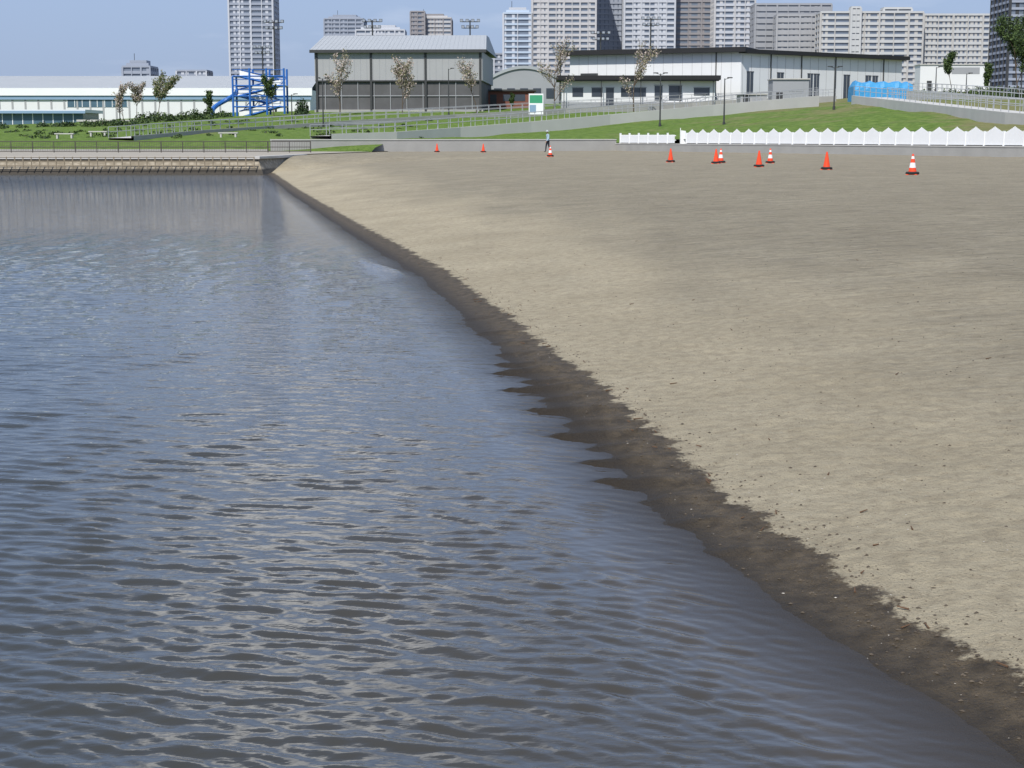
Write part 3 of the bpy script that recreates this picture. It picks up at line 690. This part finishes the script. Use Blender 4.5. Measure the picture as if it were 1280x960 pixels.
# ---------------------------------------------------------------- cones
def cone(px,Dq,striped):
    x=bx(px,Dq); z=float(sand_h(np.array([x]),np.array([Dq]))[0][0]); g=G('traffic_cone',(x,Dq,z)); a=random.uniform(0,1.5); g.frame((x,Dq,z-.01),a)
    R=lambda t:.155*(1-t)+.032*t
    segs=[(0.03,.25,'orange'),(.25,.42,'conewhite' if striped else 'orange'),(.42,.55,'orange'),(.55,.64,'conewhite' if striped else 'orange'),(.64,.7,'orange')]
    for i,(a0,a1,mt) in enumerate(segs):
        n=16; vs=[]
        for zz in (a0,a1):
            t=(zz-.03)/.67; vs+=[(R(t)*math.cos(6.2832*k/n),R(t)*math.sin(6.2832*k/n),zz) for k in range(n)]
        g.poly('cone_body_'+mt,mt,vs,[(k,(k+1)%n,n+(k+1)%n,n+k) for k in range(n)])
    g.beam('tip','orange',(0,0,.69),(0,0,.715),.034,.026,10)
    vs=[];
    for hw,zz in ((.19,0),(.19,.02),(.16,.04)): vs+=[(-hw,-hw,zz),(hw,-hw,zz),(hw,hw,zz),(-hw,hw,zz)]
    g.poly('base','orange',vs,[(0,1,5,4),(1,2,6,5),(2,3,7,6),(3,0,4,7),(4,5,9,8),(5,6,10,9),(6,7,11,10),(7,4,8,11),(8,9,10,11)])
    n=18; prof=[(.16,.03),(.225,.035),(.235,.08),(.2,.115),(.135,.12)]
    vs=[(r0*math.cos(6.2832*k/n),r0*math.sin(6.2832*k/n),zz) for r0,zz in prof for k in range(n)]
    g.poly('weight_ring','rubber',vs,[(j*n+k,j*n+(k+1)%n,(j+1)*n+(k+1)%n,(j+1)*n+k) for j in range(len(prof)-1) for k in range(n)])
    g.done()
for a in ((546,134,0),(604,132,0),(688,107,1),(839,84,0),(896,78,0),(902,80,1),(950,70,0),(964,78,1),(1035,64,0),(1143,55,1)): cone(*a)

# ---------------------------------------------------------------- person walking
def skin(name,chains,mats,pick,parent,sub=2):
    vs=[];rs=[];ed=[]
    for ch in chains:
        prev=None
        for it in ch:
            if isinstance(it,int): prev=it; continue
            vs.append(it[0]); rs.append(it[1]); 
            if prev is not None: ed.append((prev,len(vs)-1))
            prev=len(vs)-1
    me=bpy.data.meshes.new(name); me.from_pydata(vs,ed,[]); o=bpy.data.objects.new(name,me); sc.collection.objects.link(o)
    mo=o.modifiers.new('s','SKIN'); 
    for i,r0 in enumerate(rs):
        r0=r0 if isinstance(r0,tuple) else (r0,r0); me.skin_vertices[0].data[i].radius=r0
        me.skin_vertices[0].data[i].use_root=(i==0)
    ms=o.modifiers.new('u','SUBSURF'); ms.levels=sub; ms.render_levels=sub
    dg=bpy.context.evaluated_depsgraph_get(); dg.update(); nm=bpy.data.meshes.new_from_object(o.evaluated_get(dg))
    bpy.data.objects.remove(o)
    nm.materials.clear()
    for q in mats: nm.materials.append(q)
    for p in nm.polygons: p.material_index=pick(p.center); p.use_smooth=True
    o=bpy.data.objects.new(name,nm); sc.collection.objects.link(o); o.parent=parent; return o
px_,py_=bx(685,136),136.0; pz=float(sand_h(np.array([px_]),np.array([py_]))[0][0])
pe=bpy.data.objects.new('walking_person',None); pe.location=(px_,py_,pz); pe.rotation_euler=(0,0,math.radians(25)); sc.collection.objects.link(pe)
mT=pmat('trousers',(.02,.022,.03),.9,.2,10); mS=pmat('pale_blue_shirt',(.34,.46,.56),.9,.1,10); mK=pmat('skin',(.45,.28,.2),.6,.05,10); mH=pmat('dark_hair',(.02,.015,.012),.7,.2,10); mC=pmat('hat_fabric',(.45,.5,.5),.9,.1,10)
body=[[((0,0,.93),(.13,.15)),((0,0,1.08),(.11,.14)),((-.02,0,1.28),(.12,.17)),((-.03,0,1.42),(.09,.15)),((-.04,0,1.5),.055),((-.05,0,1.56),.05)],
 [0,((-.01,.09,.88),.1),((-.12,.1,.5),.065),((-.16,.1,.1),.045),((-.17,.1,.05),.045),((-.3,.1,.035),.035)],
 [0,((.01,-.09,.88),.1),((.03,-.1,.5),.065),((.22,-.1,.13),.045),((.24,-.1,.06),.042),((.13,-.1,.03),.035)],
 [3,((-.03,.2,1.4),.06),((.06,.24,1.13),.045),((-.02,.25,.9),.032),((-.05,.25,.86),.03)],
 [3,((-.03,-.2,1.4),.06),((-.05,-.24,1.13),.045),((-.2,-.24,.95),.032),((-.24,-.24,.93),.03)]]
def pk(c):
    if c.z<.09: return 4
    if c.z>1.5: return 2
    if abs(c.y)>.2 and c.z<.93 : return 2
    if c.z<.96 and abs(c.y)<.2: return 0
    return 1
skin('body',body,[mT,mS,mK,mH,M['rubber']],pk,pe)
skin('head',[[((-.06,0,1.57),.055),((-.07,0,1.62),(.085,.075)),((-.06,0,1.68),(.1,.08)),((-.05,0,1.73),(.08,.07))],[1,((-.17,0,1.63),.015)],[1,((-.06,.085,1.64),.015)],[1,((-.06,-.085,1.64),.015)]],[mK,mH],lambda c:1 if (c.z>1.68 or c.x>-.03) else 0,pe)
g=G('hat',(0,0,0)); 
prof=[(.19,1.69),(.1,1.71),(.1,1.78),(.07,1.81),(.0,1.82)]; n_=16
g.poly('sun_hat',mC,[(-.06+r0*math.cos(6.2832*k/n_),r0*math.sin(6.2832*k/n_),zz) for r0,zz in prof for k in range(n_)],[(j*n_+k,j*n_+(k+1)%n_,(j+1)*n_+(k+1)%n_,(j+1)*n_+k) for j in range(4) for k in range(n_)])
e=g.done(); e.name='hat'; e.parent=pe
for (hx,hy,hzz) in ((-.05,.25,.86),(-.24,-.24,.93)):
    fing=[[((hx,hy,hzz),.028),((hx-.03,hy,hzz-.05),(.03,.014))]]
    for k,fl in enumerate((.06,.07,.075,.06)): 
        oy=(k-1.5)*.019; fing.append([1,((hx-.035+oy*.8,hy+oy*.3,hzz-.075),.009),((hx-.05+oy*.8,hy+oy*.3,hzz-.075-fl*.6),.008),((hx-.045+oy*.8,hy+oy*.3,hzz-.075-fl),.007)])
    fing.append([1,((hx-.065,hy,hzz-.05),.01),((hx-.08,hy,hzz-.085),.008)])
    skin('hand',fing,[mK],lambda c:0,pe,1)
for s in(-1,1):
    g=G('eye',(0,0,0)); g.beam('eye_ball',mH,(-.158,s*.03,1.655),(-.163,s*.03,1.655),.009,n=8); e=g.done(); e.parent=pe

# ---------------------------------------------------------------- pebbles, shells, twigs on the sand
def scatter(name,n_,dfun,yr,size,mat,flat=.6,seed=1):
    r=np.random.default_rng(seed); t=r.random(n_); Y=yr[0]*(yr[1]/yr[0])**t; D=dfun(r,n_); X=shore(Y)+D; Z,_=sand_h(X,Y)
    base=np.array([(1,0,0),(.5,.8,.1),(-.6,.7,-.05),(-1,-.1,.1),(-.4,-.8,0),(.6,-.7,.05),(.1,.1,.9),(0,-.1,-.6)])
    tri=[(0,1,6),(1,2,6),(2,3,6),(3,4,6),(4,5,6),(5,0,6),(1,0,7),(2,1,7),(3,2,7),(4,3,7),(5,4,7),(0,5,7)]
    vs=[];fs=[]
    for i in range(n_):
        s=size[0]+(size[1]-size[0])*r.random()**3; a=r.random()*6.28; c_,s_=math.cos(a),math.sin(a)
        v=base*(1+r.normal(0,.15,base.shape))*s*np.array([1,r.uniform(.5,1),flat]); v=np.stack([v[:,0]*c_-v[:,1]*s_,v[:,0]*s_+v[:,1]*c_,v[:,2]],1)+np.array([X[i],Y[i],Z[i]+s*.15])
        b=len(vs); vs.extend(v.tolist()); fs.extend([(p+b,q+b,w_+b) for p,q,w_ in tri])
    me=bpy.data.meshes.new(name); me.from_pydata(vs,[],fs); me.materials.append(mat); o=bpy.data.objects.new(name,me); sc.collection.objects.link(o)
mp=pmat('pebble_grey',(.085,.068,.05),.85,.6,3); ml=pmat('shell_white',(.5,.46,.4),.6,.3,3); mw=pmat('driftwood',(.12,.07,.04),.9,.4,8)
scatter('pebbles',3600,lambda r,n:np.abs(r.normal(.36,.18,n)),(4.5,40),(.003,.014),mp,seed=1)
scatter('pebbles',8000,lambda r,n:r.uniform(.5,14,n),(4.5,60),(.003,.013),mp,seed=2)
scatter('shell_fragments',450,lambda r,n:np.abs(r.normal(.6,1.8,n)),(4.5,30),(.003,.009),ml,.35,seed=3)
g=G('driftwood_twigs',(3,8,.1)); g.frame((0,0,0),0)
for i in range(80):
    Y=5.2*(30/5.2)**random.random(); dd_=abs(random.gauss(.42,.12)) if random.random()<.6 else random.uniform(.5,6); X=float(shore(Y))+dd_
    Z=float(sand_h(np.array([X]),np.array([Y]))[0][0]); a=random.uniform(0,3.14); l=random.uniform(.02,.08)
    g.beam('twigs',mw,(X,Y,Z+.006),(X+l*math.cos(a),Y+l*math.sin(a),Z+.012),.005,.003,5)
g.done()

# ---------------------------------------------------------------- sun, sky, camera
se=math.radians(50); sa=math.radians(200)
sd=Vector((math.sin(sa)*math.cos(se),math.cos(sa)*math.cos(se),math.sin(se)))
sl=bpy.data.lights.new('sun','SUN'); sl.energy=4.7; sl.angle=math.radians(.6); sl.color=(1,.96,.89)
so=bpy.data.objects.new('sun',sl); so.rotation_euler=sd.to_track_quat('Z','Y').to_euler(); so.location=(0,0,50); sc.collection.objects.link(so)
w=bpy.data.worlds.new('World'); sc.world=w; w.use_nodes=True; N=w.node_tree.nodes; L=w.node_tree.links
bg=N['Background']; sk=N.new('ShaderNodeTexSky'); sk.sky_type='NISHITA'; sk.sun_disc=False; sk.sun_elevation=se; sk.sun_rotation=sa; sk.air_density=1.0; sk.dust_density=1.0; sk.ozone_density=2.5
P=N.new('ShaderNodeTexCoord').outputs['Generated']
s3=N.new('ShaderNodeSeparateXYZ'); L.new(P,s3.inputs[0])
hcol=mixc(N,L,mapr(N,L,s3.outputs['Z'],.04,.25,0,1),(3.6,4.65,6.9),(4.5,6.2,9.9))
hzf=mapr(N,L,s3.outputs['Z'],-.02,.8,.92,.25)
hazed=mixc(N,L,hzf,sk.outputs['Color'],hcol)
zc=mathn(N,L,'ADD',mathn(N,L,'MAXIMUM',s3.outputs['Z'],0),.12)
cb=N.new('ShaderNodeCombineXYZ'); L.new(mathn(N,L,'DIVIDE',s3.outputs['X'],zc),cb.inputs[0]); L.new(mathn(N,L,'DIVIDE',s3.outputs['Y'],zc),cb.inputs[1])
cl=noise(N,L,cb.outputs[0],.9,6,.55)
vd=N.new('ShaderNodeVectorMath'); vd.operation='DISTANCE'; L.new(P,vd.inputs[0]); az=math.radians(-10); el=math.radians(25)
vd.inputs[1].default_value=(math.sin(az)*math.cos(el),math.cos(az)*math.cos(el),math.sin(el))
glitter_cloud=mapr(N,L,vd.outputs['Value'],0,.2,1,0)  # unseen bright cloud patch, added so the water reflects a glitter area
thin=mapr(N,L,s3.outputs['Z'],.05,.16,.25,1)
cm=mathn(N,L,'MULTIPLY',mapr(N,L,mathn(N,L,'ADD',cl,mathn(N,L,'MULTIPLY',glitter_cloud,.3)),.54,.74,0,.9),thin)
ccol=mixc(N,L,glitter_cloud,(8.6,9.2,10.4),(24,24,24))
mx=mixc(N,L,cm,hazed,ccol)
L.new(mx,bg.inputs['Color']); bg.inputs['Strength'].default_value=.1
cam=bpy.data.cameras.new('camera'); cam.lens=FL/1280*36; cam.sensor_width=36; cam.clip_end=8000; cam.clip_start=.1
co=bpy.data.objects.new('camera',cam); co.location=(0,0,HC); co.rotation_euler=(math.pi/2-TH,0,0); sc.collection.objects.link(co); sc.camera=co
sc.view_settings.view_transform='Standard'; sc.view_settings.look='None'; sc.view_settings.exposure=0
